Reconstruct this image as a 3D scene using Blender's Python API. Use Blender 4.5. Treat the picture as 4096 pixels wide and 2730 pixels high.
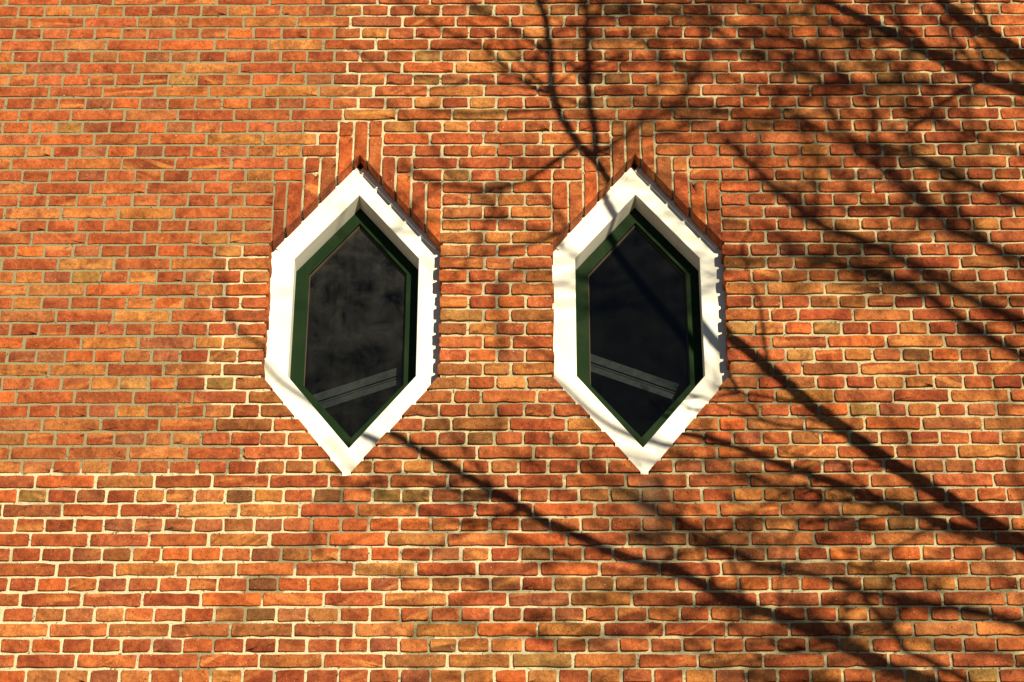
import bpy, math, random
from mathutils import Vector, Matrix, Quaternion
from mathutils.geometry import delaunay_2d_cdt
from mathutils import noise as mnoise

for o in list(bpy.data.objects):
    bpy.data.objects.remove(o, do_unlink=True)
scene = bpy.context.scene
COL = scene.collection
R = random.Random(7)

# ------------------------------------------------------------------ camera
# wall face is the plane y = 0, x to the right, z up, ground at z = 0
EYE = 1.6                      # eye height of the photographer
Z0 = EYE + 7.669               # height of the course line at z = 0 in the tables below
PITCH, YAW, ROLL = 0.60524, -0.00741, 0.00219
cam_d = bpy.data.cameras.new('camera')
cam = bpy.data.objects.new('camera', cam_d)
COL.objects.link(cam)
fw = Vector((math.sin(YAW) * math.cos(PITCH), math.cos(YAW) * math.cos(PITCH), math.sin(PITCH)))
rt = Vector((math.cos(YAW), -math.sin(YAW), 0))
up = rt.cross(fw)
r2 = rt * math.cos(ROLL) + up * math.sin(ROLL)
u2 = -rt * math.sin(ROLL) + up * math.cos(ROLL)
m = Matrix((r2, u2, -fw)).transposed().to_4x4()
m.translation = (0.0, -8.626, EYE)
cam.matrix_world = m
cam_d.sensor_width = 36.0
cam_d.lens = 11032.9 * 36.0 / 4096.0
cam_d.clip_start = 0.05
cam_d.clip_end = 800.0
scene.camera = cam

# ------------------------------------------------------------------ light
SUN = Vector((0.40, -1.0, 0.20)).normalized()        # towards the sun: low, from the right
SUN_EL = math.asin(SUN.z)
world = bpy.data.worlds.new('World')
scene.world = world
world.use_nodes = True
wn = world.node_tree.nodes
wl = world.node_tree.links
wn.clear()
sky = wn.new('ShaderNodeTexSky')
sky.sky_type = 'NISHITA'
sky.sun_disc = False
sky.dust_density = 0.0            # crisp clear winter air
sky.ozone_density = 2.0
sky.air_density = 0.6
sky.sun_elevation = SUN_EL
sky.sun_rotation = math.atan2(SUN.x, SUN.y)
bg = wn.new('ShaderNodeBackground')
bg.inputs['Strength'].default_value = 0.05
wo = wn.new('ShaderNodeOutputWorld')
wl.new(sky.outputs['Color'], bg.inputs['Color'])
wl.new(bg.outputs['Background'], wo.inputs['Surface'])
sun_d = bpy.data.lights.new('sun', 'SUN')
sun_d.energy = 5.0
sun_d.angle = math.radians(0.45)
sun_d.color = (1.0, 0.89, 0.62)
sun = bpy.data.objects.new('sun', sun_d)
COL.objects.link(sun)
sun.rotation_euler = SUN.to_track_quat('Z', 'Y').to_euler()
sun.location = (8, -20, 14)
scene.view_settings.view_transform = 'Standard'
scene.view_settings.look = 'None'
scene.view_settings.gamma = 1.0
scene.view_settings.use_curve_mapping = False
scene.view_settings.exposure = 0.46


# ------------------------------------------------------------------ helpers
def srgb(r, g, b, k=1.0):
    f = lambda c: ((c / 255.0) / 12.92 if c <= 10 else ((c / 255.0 + 0.055) / 1.055) ** 2.4) * k
    return (f(r), f(g), f(b), 1.0)


def link(o, parent=None):
    COL.objects.link(o)
    if parent is not None:
        o.parent = parent
    return o


def empty(name, loc=(0, 0, 0)):
    o = bpy.data.objects.new(name, None)
    o.location = loc
    o.empty_display_size = 0.2
    return link(o)


def tag(o, label=None, cat=None, group=None, kind=None):
    if label: o['label'] = label
    if cat: o['category'] = cat
    if group: o['group'] = group
    if kind: o['kind'] = kind
    return o


def mesh_obj(name, verts, faces, mat, parent=None, smooth=False, tone=None):
    me = bpy.data.meshes.new(name)
    me.from_pydata(verts, [], faces)
    if smooth:
        me.polygons.foreach_set('use_smooth', [True] * len(me.polygons))
    if tone is not None:
        at = me.color_attributes.new('tone', 'FLOAT_COLOR', 'POINT')
        if not isinstance(tone[0], (tuple, list)):
            tone = [tone] * len(verts)
        flat = [c for t in tone for c in t]
        at.data.foreach_set('color', flat)
    me.update()
    if mat: me.materials.append(mat)
    return link(bpy.data.objects.new(name, me), parent)


class NT:
    """small node-tree writer"""
    def __init__(self, name):
        self.mat = bpy.data.materials.new(name)
        self.mat.use_nodes = True
        self.t = self.mat.node_tree
        self.t.nodes.clear()
        self.out = self.t.nodes.new('ShaderNodeOutputMaterial')

    def n(self, typ, ins=None, **props):
        nd = self.t.nodes.new(typ)
        for k, v in props.items():
            setattr(nd, k, v)
        for k, v in (ins or {}).items():
            s = nd.inputs[k]
            if isinstance(v, bpy.types.NodeSocket):
                self.t.links.new(v, s)
            else:
                s.default_value = v
        return nd

    def pos(self):
        return self.n('ShaderNodeNewGeometry').outputs['Position']

    def noise(self, vec, scale, detail=3.0, rough=0.55, dist=0.0):
        return self.n('ShaderNodeTexNoise', {'Vector': vec, 'Scale': scale, 'Detail': detail,
                                             'Roughness': rough, 'Distortion': dist}).outputs['Fac']

    def ramp(self, fac, stops):
        nd = self.n('ShaderNodeValToRGB', {'Fac': fac})
        el = nd.color_ramp.elements
        while len(el) < len(stops): el.new(0.5)
        for e, (p, c) in zip(el, stops):
            e.position = p
            e.color = c if isinstance(c, tuple) else (c, c, c, 1)
        return nd.outputs['Color']

    def mix(self, fac, a, b, blend='MIX'):
        nd = self.n('ShaderNodeMix', data_type='RGBA', blend_type=blend)
        for i, v in ((0, fac), (6, a), (7, b)):
            if isinstance(v, bpy.types.NodeSocket): self.t.links.new(v, nd.inputs[i])
            else: nd.inputs[i].default_value = v
        return nd.outputs[2]

    def math(self, op, a, b=0.5, clamp=False):
        nd = self.n('ShaderNodeMath', operation=op, use_clamp=clamp)
        for i, v in ((0, a), (1, b)):
            if isinstance(v, bpy.types.NodeSocket): self.t.links.new(v, nd.inputs[i])
            else: nd.inputs[i].default_value = v
        return nd.outputs[0]

    def mapr(self, v, a, b, c=0.0, d=1.0):
        return self.n('ShaderNodeMapRange', {'Value': v, 'From Min': a, 'From Max': b,
                                             'To Min': c, 'To Max': d}).outputs[0]

    def bump(self, h, strength, dist):
        return self.n('ShaderNodeBump', {'Height': h, 'Strength': strength, 'Distance': dist}).outputs['Normal']

    def principled(self, **ins):
        nd = self.n('ShaderNodeBsdfPrincipled', {k.replace('_', ' '): v for k, v in ins.items()})
        self.t.links.new(nd.outputs[0], self.out.inputs['Surface'])
        return nd


# ------------------------------------------------------------------ materials
def stain_mask(b):
    """run-off stain on the wall below the tip of the right hand window (a real mark, fixed on the wall)"""
    xyz = b.n('ShaderNodeSeparateXYZ', {'Vector': b.pos()})
    nz = b.noise(b.pos(), 9.0, 4.0)
    dx = b.math('ABSOLUTE', b.math('SUBTRACT', b.math('ADD', xyz.outputs['X'], b.math('MULTIPLY', nz, 0.10)), 0.49))
    side = b.mapr(dx, 0.01, 0.085, 1.0, 0.0)
    top = b.mapr(xyz.outputs['Z'], Z0 - 2.30, Z0 - 2.34, 0.0, 1.0)
    low = b.mapr(xyz.outputs['Z'], Z0 - 2.75, Z0 - 2.42, 0.0, 1.0)
    return b.math('MULTIPLY', b.math('MULTIPLY', side, top), low)


def brick_material():
    b = NT('fired_brick')
    at = b.n('ShaderNodeAttribute', attribute_name='tone')
    base, seed = at.outputs['Color'], at.outputs['Alpha']
    off = b.n('ShaderNodeCombineXYZ', {'X': b.math('MULTIPLY', seed, 37.0), 'Y': b.math('MULTIPLY', seed, 91.0),
                                       'Z': b.math('MULTIPLY', seed, 53.0)})
    pos = b.n('ShaderNodeVectorMath', {0: b.pos(), 1: off.outputs[0]}, operation='ADD').outputs[0]
    # broad kiln blotches inside each brick
    n1 = b.noise(pos, 15.0, 4.0, 0.6, 0.5)
    c = b.mix(b.mapr(n1, 0.34, 0.66), b.mix(1.0, base, (0.60, 0.52, 0.50, 1), 'MULTIPLY'),
              b.mix(1.0, base, (1.22, 1.30, 1.30, 1), 'MULTIPLY'))
    # slanting golden swathes from the clay fold
    ang = b.n('ShaderNodeVectorRotate', {'Vector': pos, 'Angle': b.mapr(b.math('FRACT', b.math('MULTIPLY', seed, 3.77)), 0, 1, -0.45, 0.65)}, rotation_type='Y_AXIS').outputs[0]
    st = b.n('ShaderNodeMapping', {'Vector': ang, 'Scale': (4.0, 4.0, 24.0)}).outputs[0]
    n2 = b.noise(st, 1.0, 2.0, 0.5, 0.3)
    want = b.mapr(b.math('FRACT', b.math('MULTIPLY', seed, 7.31)), 0.58, 0.80)
    c = b.mix(b.math('MULTIPLY', b.mapr(n2, 0.53, 0.66), b.math('MULTIPLY', want, 0.55)), c, srgb(226, 150, 78, 0.92))
    # mottling of the sanded face, centimetre sized
    n5 = b.noise(pos, 62.0, 4.0, 0.7, 0.3)
    c = b.mix(1.0, c, b.ramp(n5, [(0.30, (0.66, 0.62, 0.60, 1)), (0.50, (1.0, 1.0, 1.0, 1)), (0.70, (1.20, 1.26, 1.28, 1))]), 'MULTIPLY')
    # burnt and sooty smudges
    n3 = b.noise(pos, 26.0, 5.0, 0.65, 0.2)
    want3 = b.mapr(b.math('FRACT', b.math('MULTIPLY', seed, 13.7)), 0.35, 0.95)
    c = b.mix(b.math('MULTIPLY', b.mapr(n3, 0.56, 0.74), b.math('MULTIPLY', want3, 0.75)), c, (0.05, 0.025, 0.014, 1))
    # sandy grain, pits and lime specks
    g = b.noise(pos, 330.0, 2.0, 0.7)
    c = b.mix(1.0, c, b.ramp(g, [(0.28, 0.60), (0.5, 1.0), (0.75, 1.32)]), 'MULTIPLY')
    pit = b.noise(pos, 120.0, 2.0, 0.6)
    c = b.mix(b.mapr(pit, 0.66, 0.73, 0.0, 0.75), c, (0.03, 0.014, 0.009, 1))
    lime = b.noise(pos, 150.0, 1.0, 0.5)
    c = b.mix(b.mapr(lime, 0.745, 0.78, 0.0, 0.8), c, (0.62, 0.52, 0.38, 1))
    # soft wall-wide weathering
    w = b.noise(b.pos(), 1.7, 4.0, 0.6)
    c = b.mix(1.0, c, b.ramp(w, [(0.30, (0.80, 0.76, 0.74, 1)), (0.62, (1.08, 1.06, 1.04, 1))]), 'MULTIPLY')
    c = b.mix(b.math('MULTIPLY', stain_mask(b), 0.70), c, (0.10, 0.07, 0.042, 1))
    h = b.math('ADD', b.math('MULTIPLY', b.noise(pos, 60.0, 4.0, 0.65), 1.0), b.math('MULTIPLY', g, 0.25))
    h = b.math('SUBTRACT', h, b.mapr(pit, 0.68, 0.78, 0.0, 0.6))
    b.principled(Base_Color=c, Roughness=0.86, Normal=b.bump(h, 0.95, 0.009))
    b.t.nodes['Principled BSDF'].inputs['Specular IOR Level'].default_value = 0.25
    return b.mat


def mortar_material():
    b = NT('lime_mortar')
    at = b.n('ShaderNodeAttribute', attribute_name='tone')
    z = b.n('ShaderNodeSeparateColor', {'Color': at.outputs['Color']})
    n1 = b.noise(b.pos(), 14.0, 4.0, 0.6)
    grey = b.mapr(b.math('ADD', z.outputs['Red'], b.math('MULTIPLY', b.math('SUBTRACT', n1, 0.5), 0.9)), 0.38, 0.62)
    cream = b.mix(b.math('MULTIPLY', z.outputs['Blue'], b.mapr(n1, 0.30, 0.60, 0.55, 1.0)), srgb(226, 213, 176, 0.90), srgb(206, 191, 150, 0.86))
    c = b.mix(grey, cream, srgb(168, 154, 118, 0.80))
    n2 = b.noise(b.pos(), 5.0, 5.0, 0.65)
    c = b.mix(b.math('MULTIPLY', b.mapr(n2, 0.50, 0.72), z.outputs['Green']), c, (0.11, 0.085, 0.055, 1))
    g = b.noise(b.pos(), 260.0, 3.0, 0.7)
    c = b.mix(1.0, c, b.ramp(g, [(0.28, 0.66), (0.5, 1.0), (0.75, 1.18)]), 'MULTIPLY')
    v = b.noise(b.pos(), 75.0, 2.0, 0.6)
    c = b.mix(b.mapr(v, 0.62, 0.70, 0.0, 0.85), c, (0.05, 0.035, 0.02, 1))
    c = b.mix(b.math('MULTIPLY', stain_mask(b), 0.75), c, (0.10, 0.085, 0.06, 1))
    h = b.math('ADD', b.noise(b.pos(), 90.0, 4.0, 0.7), b.math('MULTIPLY', g, 0.4))
    b.principled(Base_Color=c, Roughness=0.93, Normal=b.bump(h, 0.9, 0.010))
    return b.mat


def paint_material(name, col, worn, dirt, rough=0.42, amount=0.5, spec=0.28):
    b = NT(name)
    n1 = b.noise(b.pos(), 6.0, 5.0, 0.6)
    st = b.n('ShaderNodeMapping', {'Vector': b.pos(), 'Scale': (26.0, 26.0, 3.0)}).outputs[0]
    n2 = b.noise(st, 1.0, 4.0, 0.6)
    c = b.mix(b.math('MULTIPLY', b.mapr(n1, 0.50, 0.72), amount), col, dirt)
    c = b.mix(b.math('MULTIPLY', b.mapr(n2, 0.58, 0.72), amount * 0.8), c, dirt)
    ch = b.noise(b.pos(), 48.0, 3.0, 0.6)
    c = b.mix(b.mapr(ch, 0.76, 0.79), c, worn)
    h = b.noise(st, 2.0, 3.0)
    b.principled(Base_Color=c, Roughness=rough, Specular_IOR_Level=spec, Normal=b.bump(h, 0.12, 0.003))
    return b.mat


def glass_material(name, haze):
    b = NT(name)
    n1 = b.noise(b.pos(), 8.0, 7.0, 0.68, 0.5)
    st = b.n('ShaderNodeMapping', {'Vector': b.pos(), 'Scale': (30.0, 30.0, 3.5)}).outputs[0]
    n2 = b.noise(st, 1.0, 4.0, 0.6)
    z = b.n('ShaderNodeSeparateXYZ', {'Vector': b.pos()}).outputs['Z']
    upper = b.mapr(z, Z0 - 1.75, Z0 - 1.12, 0.35, 1.0)      # dust film is thicker high up on the pane
    film = b.math('MULTIPLY', b.math('MULTIPLY', b.mapr(b.math('ADD', b.math('MULTIPLY', n1, 0.75), b.math('MULTIPLY', n2, 0.25)), 0.36, 0.66), upper), haze)
    film = b.math('ADD', film, 0.0015, True)
    tr = b.n('ShaderNodeBsdfTransparent', {'Color': (0.80, 0.84, 0.84, 1)})
    gl = b.n('ShaderNodeBsdfGlossy', {'Color': (0.36, 0.31, 0.27, 1), 'Roughness': 0.03})
    fr = b.n('ShaderNodeFresnel', {'IOR': 1.45})
    m1 = b.n('ShaderNodeMixShader', {0: fr.outputs[0], 1: tr.outputs[0], 2: gl.outputs[0]})
    df = b.n('ShaderNodeBsdfDiffuse', {'Color': (0.42, 0.40, 0.36, 1)})
    m2 = b.n('ShaderNodeMixShader', {0: film, 1: m1.outputs[0], 2: df.outputs[0]})
    b.t.links.new(m2.outputs[0], b.out.inputs['Surface'])
    return b.mat


def plain(name, col, rough=0.8, vary=0.35, scale=8.0):
    b = NT(name)
    n1 = b.noise(b.pos(), scale, 5.0, 0.6)
    c = b.mix(1.0, col, b.ramp(n1, [(0.3, 1.0 - vary), (0.7, 1.0 + vary)]), 'MULTIPLY')
    b.principled(Base_Color=c, Roughness=rough, Normal=b.bump(n1, 0.3, 0.01))
    return b.mat


def far_brick_material():
    b = NT('brickwork_beyond')
    xyz = b.n('ShaderNodeSeparateXYZ', {'Vector': b.pos()})
    v = b.n('ShaderNodeCombineXYZ', {'X': xyz.outputs['X'], 'Y': xyz.outputs['Z']}).outputs[0]
    t = b.n('ShaderNodeTexBrick', {'Vector': v, 'Color1': srgb(200, 100, 52, 0.74), 'Color2': srgb(182, 88, 46, 0.70),
                                   'Mortar': srgb(190, 172, 130, 0.7), 'Scale': 1.0, 'Mortar Size': 0.007,
                                   'Brick Width': 0.22, 'Row Height': 0.062})
    b.principled(Base_Color=t.outputs['Color'], Roughness=0.9, Normal=b.bump(t.outputs['Fac'], -0.5, 0.004))
    return b.mat


M_BRICK = brick_material()
M_MORTAR = mortar_material()
M_WHITE = paint_material('white_paint', (0.82, 0.80, 0.73, 1), (0.42, 0.34, 0.24, 1), (0.60, 0.55, 0.43, 1), 0.5, 0.40)
M_GREEN = paint_material('green_paint', (0.0018, 0.0145, 0.0018, 1), (0.20, 0.22, 0.15, 1), (0.011, 0.021, 0.004, 1), 0.55, 0.7, 0.12)
M_PUTTY = plain('brown_putty', (0.045, 0.028, 0.018, 1), 0.8)
M_GLASS_HAZY = glass_material('dusty_glass', 0.046)
M_GLASS_CLEAR = glass_material('dark_glass', 0.008)
M_ROOM = plain('dark_room', (0.010, 0.009, 0.008, 1), 0.9)
M_BEAM = plain('grey_beam', (0.014, 0.014, 0.015, 1), 0.6, 0.75, 26.0)
M_BARK = plain('bark', (0.09, 0.065, 0.045, 1), 0.9, 0.4, 14.0)
M_GROUND = plain('ground', (0.045, 0.050, 0.035, 1), 0.95, 0.4, 0.6)
M_FAR = far_brick_material()

TONES = {                       # fired colours of the bricks (sRGB in sunlight, scaled to albedo)
    1: [(212, 134, 68), (204, 124, 60), (216, 140, 78)],
    2: [(184, 146, 80), (196, 150, 78)],
    3: [(118, 82, 46), (108, 72, 42), (128, 92, 48)],
    4: [(174, 94, 64), (164, 88, 60), (178, 104, 72)],
    5: [(176, 74, 38), (166, 68, 35), (182, 80, 42)],
    6: [(228, 108, 48), (220, 100, 44)],
    7: [(178, 108, 58), (168, 98, 52), (184, 114, 64)],
    0: [(200, 96, 50), (192, 88, 46), (206, 106, 56), (186, 84, 44), (202, 102, 60), (194, 98, 56)],
}


def brick_tone(ch, rnd):
    r, g, b = rnd.choice(TONES[ch])
    e = 0.66 if ch in (3, 2, 7) else 0.62                    # one kiln: every tone leans to the common one
    r, g, b = 204 + (r - 204) * e, 108 + (g - 108) * e, 57 + (b - 57) * e
    k = rnd.uniform(0.92, 1.06)
    c = srgb(min(255, r * k), min(255, g * k * rnd.uniform(0.96, 1.04)), min(255, b * k))
    return (c[0] * 0.69, c[1] * 0.75, c[2] * 0.76, rnd.random())


# ------------------------------------------------------------------ ground
gs = 300.0
ground = mesh_obj('ground', [(-gs, -gs, 0), (gs, -gs, 0), (gs, gs, 0), (-gs, gs, 0)], [(0, 1, 2, 3)], M_GROUND)
tag(ground, kind='structure')

# ------------------------------------------------------------------ wall measurements (millimetres on the wall face)
COURSE = 62.0                   # height of one course, top line of course n is at z = -62 * (n - 1)
WINDOWS = (-673.0, 425.0)       # centre lines of the two windows
HALF, APEX, SHOULDER, ELBOW, TIP = 330.0, -798.0, -1236.0, -1862.0, -2302.0
# per course, top to bottom: x of the upright joints, then one number per brick for its fired colour
# (0 common orange red, 1 golden, 2 olive yellow, 3 dark, 4 mauve, 5 deep red, 6 bright orange, 7 brown)
COURSES = [
    ([-2170, -1948, -1726, -1513, -1295, -1075, -852, -627, -408, -186, 34, 252, 475, 689, 913, 1133, 1351, 1576, 1793, 2010], [0, 0, 0, 0, 0, 0, 0, 0, 0, 0, 0, 0, 0, 0, 0, 0, 0, 0, 0, 0, 0]),
    ([-2116, -2007, -1897, -1789, -1678, -1567, -1460, -1355, -1245, -1133, -1024, -914, -801, -688, -577, -472, -360, -249, -141, -28, 88, 203, 312, 418, 530, 640, 753, 863, 970, 1078, 1188, 1297, 1406, 1516, 1627, 1736, 1846, 1955], [0, 0, 1, 1, 1, 0, 5, 5, 0, 1, 0, 0, 4, 7, 0, 0, 0, 0, 3, 0, 1, 7, 1, 3, 0, 1, 0, 4, 0, 5, 1, 6, 0, 0, 0, 0, 1, 5, 0]),
    ([-2063, -1837, -1618, -1396, -1176, -956, -734, -519, -298, -73, 151, 368, 591, 808, 1024, 1248, 1464, 1698, 1907], [0, 0, 0, 1, 0, 1, 0, 4, 6, 6, 0, 0, 6, 0, 0, 1, 0, 0, 5, 0]),
    ([-2120, -2007, -1897, -1787, -1677, -1570, -1460, -1352, -1243, -1131, -1017, -906, -797, -688, -578, -467, -357, -244, -132, -24, 92, 203, 312, 421, 531, 641, 754, 862, 973, 1083, 1191, 1298, 1409, 1522, 1630, 1740, 1845, 1955], [0, 0, 0, 5, 6, 0, 0, 0, 0, 6, 0, 5, 0, 0, 1, 0, 0, 0, 0, 5, 1, 5, 0, 5, 0, 5, 5, 0, 0, 6, 6, 0, 0, 3, 6, 0, 0, 0, 0]),
    ([-2173, -1956, -1734, -1514, -1289, -1068, -842, -625, -406, -186, 33, 257, 485, 706, 923, 1138, 1357, 1577, 1803, 2019], [0, 0, 1, 0, 6, 0, 1, 0, 6, 0, 6, 7, 7, 0, 0, 5, 1, 0, 0, 0, 0]),
    ([-2114, -2004, -1895, -1789, -1682, -1571, -1465, -1350, -1240, -1128, -1014, -905, -795, -690, -581, -468, -355, -245, -133, -23, 89, 200, 310, 420, 530, 640, 751, 865, 979, 1086, 1195, 1308, 1415, 1524, 1632, 1744, 1853, 1963], [0, 5, 0, 5, 7, 0, 4, 4, 5, 5, 0, 0, 5, 0, 0, 0, 2, 1, 1, 2, 0, 0, 0, 0, 0, 0, 5, 0, 1, 0, 0, 4, 0, 0, 3, 0, 7, 1, 0]),
    ([-2059, -1838, -1616, -1405, -1179, -957, -738, -514, -299, -73, 146, 370, 596, 820, 1037, 1256, 1470, 1691, 1908], [1, 4, 0, 1, 1, 0, 0, 0, 6, 1, 0, 0, 0, 0, 5, 0, 1, 0, 0, 1]),
    ([-2116, -2007, -1897, -1789, -1682, -1575, -1465, -1348, -1237, -1127, -1017, -907, -795, -688, -580, -468, -356, -243, -131, -19, 92, 201, 309, 418, 529, 643, 759, 872, 979, 1088, 1197, 1308, 1416, 1526, 1636, 1742, 1851, 1962], [0, 0, 0, 0, 0, 0, 0, 2, 5, 0, 6, 0, 4, 0, 1, 0, 3, 4, 0, 5, 0, 0, 3, 3, 0, 6, 0, 0, 0, 4, 1, 5, 0, 3, 7, 4, 0, 0, 0]),
    ([-1946, -1728, -1515, -1298, -1073, -851, -627, -406, -180, 39, 263, 477, 701, 931, 1146, 1363, 1587, 1800], [5, 0, 5, 1, 1, 1, 1, 0, 1, 0, 0, 0, 1, 0, 0, 5, 7, 0, 0]),
    ([-2117, -2007, -1902, -1794, -1684, -1571, -1460, -1348, -1238, -1127, -1015, -906, -796, -687, -577, -465, -350, -241, -129, -17, 91, 201, 310, 420, 533, 644, 756, 865, 979, 1087, 1200, 1307, 1415, 1524, 1632, 1741, 1850, 1960], [0, 0, 0, 0, 4, 6, 4, 0, 0, 0, 0, 4, 0, 0, 0, 0, 1, 5, 1, 0, 5, 0, 3, 7, 0, 0, 5, 5, 6, 0, 0, 0, 5, 7, 0, 0, 7, 0, 0]),
    ([-2057, -1846, -1630, -1412, -1188, -959, -747, -532, -307, -90, 136, 357, 582, 812, 1024, 1251, 1463, 1686, 1900], [0, 0, 0, 7, 0, 0, 0, 1, 0, 1, 0, 0, 0, 7, 6, 7, 0, 0, 5, 0]),
    ([-2115, -2006, -1899, -1793, -1685, -1574, -1457, -1348, -1237, -1127, -1018, -905, -768, -591, -454, -345, -240, -128, -17, 91, 200, 333, 513, 653, 763, 870, 981, 1089, 1199, 1306, 1412, 1521, 1629, 1739, 1846, 1955], [0, 6, 0, 2, 4, 0, 6, 4, 0, 0, 0, 0, 0, 0, 1, 5, 1, 0, 0, 0, 0, 0, 1, 6, 4, 5, 1, 0, 6, 6, 0, 4, 0, 0, 0, 0, 0]),
    ([-1962, -1740, -1517, -1289, -1064, -844, -765, -589, -393, -178, 49, 265, 332, 512, 711, 926, 1149, 1360, 1583, 1795], [0, 6, 0, 0, 1, 1, 0, 0, 6, 5, 0, 0, 0, 0, 0, 0, 0, 5, 0, 5, 6]),
    ([-2008, -1902, -1792, -1683, -1570, -1458, -1346, -1235, -1123, -1014, -908, -763, -587, -457, -343, -234, -126, -16, 94, 204, 330, 510, 649, 758, 868, 976, 1087, 1199, 1303, 1414, 1523, 1630, 1740, 1847, 1954], [1, 1, 5, 4, 6, 4, 0, 0, 4, 7, 1, 0, 0, 0, 0, 0, 0, 0, 0, 0, 0, 0, 0, 0, 0, 0, 0, 1, 0, 5, 0, 7, 5, 3, 7, 0]),
    ([-2063, -1841, -1621, -1406, -1183, -965, -894, -463, -279, -68, 138, 213, 636, 813, 1030, 1250, 1471, 1689, 1906], [0, 0, 0, 5, 0, 0, 0, 0, 0, 0, 0, 0, 0, 0, 0, 0, 0, 3, 0, 0]),
    ([-2010, -1902, -1790, -1678, -1564, -1452, -1344, -1234, -1122, -1014, -891, -462, -341, -231, -123, -13, 96, 212, 634, 761, 870, 976, 1085, 1194, 1300, 1410, 1522, 1631, 1737, 1845, 1956], [0, 0, 0, 4, 0, 5, 5, 0, 0, 1, 6, 0, 0, 2, 0, 5, 6, 0, 0, 0, 0, 0, 0, 1, 0, 4, 5, 6, 3, 5, 0, 0]),
    ([-1952, -1732, -1513, -1289, -1177, -1015, -341, -174, -63, 96, 754, 920, 1143, 1363, 1581, 1792], [0, 0, 0, 0, 0, 7, 0, 0, 3, 6, 0, 0, 1, 0, 0, 0, 0]),
    ([-2012, -1897, -1784, -1673, -1563, -1457, -1344, -1232, -1120, -1012, -340, -233, -123, -14, 96, 756, 864, 976, 1084, 1200, 1302, 1412, 1522, 1632, 1741, 1853], [0, 0, 5, 0, 0, 0, 0, 0, 0, 0, 0, 0, 7, 1, 0, 0, 0, 0, 0, 0, 0, 0, 0, 5, 5, 0, 0]),
    ([-2062, -1837, -1612, -1394, -1172, -1009, -339, -177, -73, 95, 754, 925, 1030, 1251, 1468, 1689, 1905], [0, 1, 1, 1, 0, 0, 0, 1, 0, 1, 0, 0, 0, 0, 5, 5, 5, 0]),
    ([-1998, -1887, -1773, -1664, -1557, -1446, -1337, -1227, -1116, -1002, -341, -233, -123, -14, 95, 755, 860, 974, 1082, 1195, 1300, 1414, 1522, 1630, 1737, 1845], [0, 0, 0, 0, 0, 0, 0, 0, 0, 0, 0, 1, 0, 0, 0, 0, 7, 0, 0, 7, 7, 0, 0, 0, 0, 1, 0]),
    ([-1943, -1724, -1500, -1281, -1169, -1006, -340, -173, -68, 94, 758, 926, 1146, 1357, 1577, 1795], [0, 0, 0, 0, 1, 5, 0, 7, 1, 1, 0, 0, 5, 7, 0, 7, 0]),
    ([-1996, -1887, -1775, -1668, -1562, -1446, -1335, -1223, -1112, -1004, -340, -232, -121, -8, 94, 754, 860, 973, 1083, 1193, 1300, 1408, 1520, 1627, 1733, 1845], [0, 6, 0, 4, 5, 5, 6, 0, 1, 0, 0, 1, 0, 0, 0, 0, 5, 0, 4, 0, 3, 0, 0, 0, 0, 0, 0]),
    ([-2047, -1827, -1609, -1389, -1169, -1004, -339, -171, -64, 93, 753, 922, 1029, 1240, 1463, 1674, 1898], [0, 0, 1, 0, 1, 1, 0, 0, 0, 0, 0, 1, 4, 5, 0, 5, 7, 0]),
    ([-1990, -1879, -1769, -1657, -1548, -1440, -1331, -1223, -1110, -1002, -339, -233, -123, -14, 93, 756, 862, 973, 1081, 1189, 1299, 1407, 1517, 1626, 1734, 1844], [1, 1, 4, 2, 0, 1, 5, 7, 0, 1, 0, 6, 0, 0, 1, 0, 0, 0, 0, 0, 0, 3, 0, 0, 0, 5, 0]),
    ([-1933, -1712, -1494, -1282, -1173, -1002, -339, -173, -69, 93, 756, 917, 1141, 1355, 1576, 1796], [0, 1, 6, 0, 1, 6, 0, 5, 5, 1, 0, 1, 1, 3, 7, 7, 0]),
    ([-1983, -1873, -1763, -1651, -1546, -1441, -1329, -1219, -1108, -1001, -339, -231, -121, -10, 93, 757, 860, 971, 1081, 1191, 1298, 1403, 1515, 1626, 1733, 1841], [0, 1, 0, 0, 0, 1, 6, 0, 0, 0, 0, 6, 5, 6, 0, 0, 5, 0, 0, 1, 1, 0, 5, 5, 1, 0, 0]),
    ([-1811, -1592, -1373, -1165, -1001, -339, -172, -71, 93, 756, 923, 1031, 1241, 1464, 1680], [1, 5, 1, 0, 0, 0, 2, 0, 7, 0, 0, 0, 5, 1, 0, 5]),
    ([-1979, -1870, -1760, -1652, -1542, -1436, -1329, -1224, -1113, -1000, -339, -233, -126, -12, 94, 757, 862, 975, 1083, 1194, 1300, 1411, 1523, 1630, 1738, 1849], [0, 5, 5, 5, 0, 0, 0, 5, 0, 0, 0, 7, 1, 0, 0, 0, 2, 1, 6, 2, 5, 0, 1, 5, 5, 5, 0]),
    ([-1920, -1703, -1485, -1269, -1163, -1000, -339, -174, -65, 95, 757, 923, 1133, 1357, 1578, 1804], [6, 6, 1, 4, 1, 7, 0, 0, 0, 0, 0, 0, 5, 6, 1, 0, 0]),
    ([-1979, -1868, -1759, -1648, -1538, -1431, -1323, -1214, -1105, -999, -339, -231, -120, -13, 95, 757, 861, 973, 1081, 1193, 1302, 1412, 1524, 1633, 1743, 1854], [0, 4, 4, 6, 6, 7, 4, 5, 7, 0, 0, 0, 6, 4, 0, 0, 0, 0, 2, 6, 1, 0, 3, 6, 0, 0, 0]),
    ([-1813, -1596, -1380, -1158, -999, -338, -173, -68, 95, 756, 923, 1031, 1248, 1467, 1686], [1, 1, 5, 7, 7, 0, 7, 7, 1, 0, 7, 0, 7, 5, 1, 0]),
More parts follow.
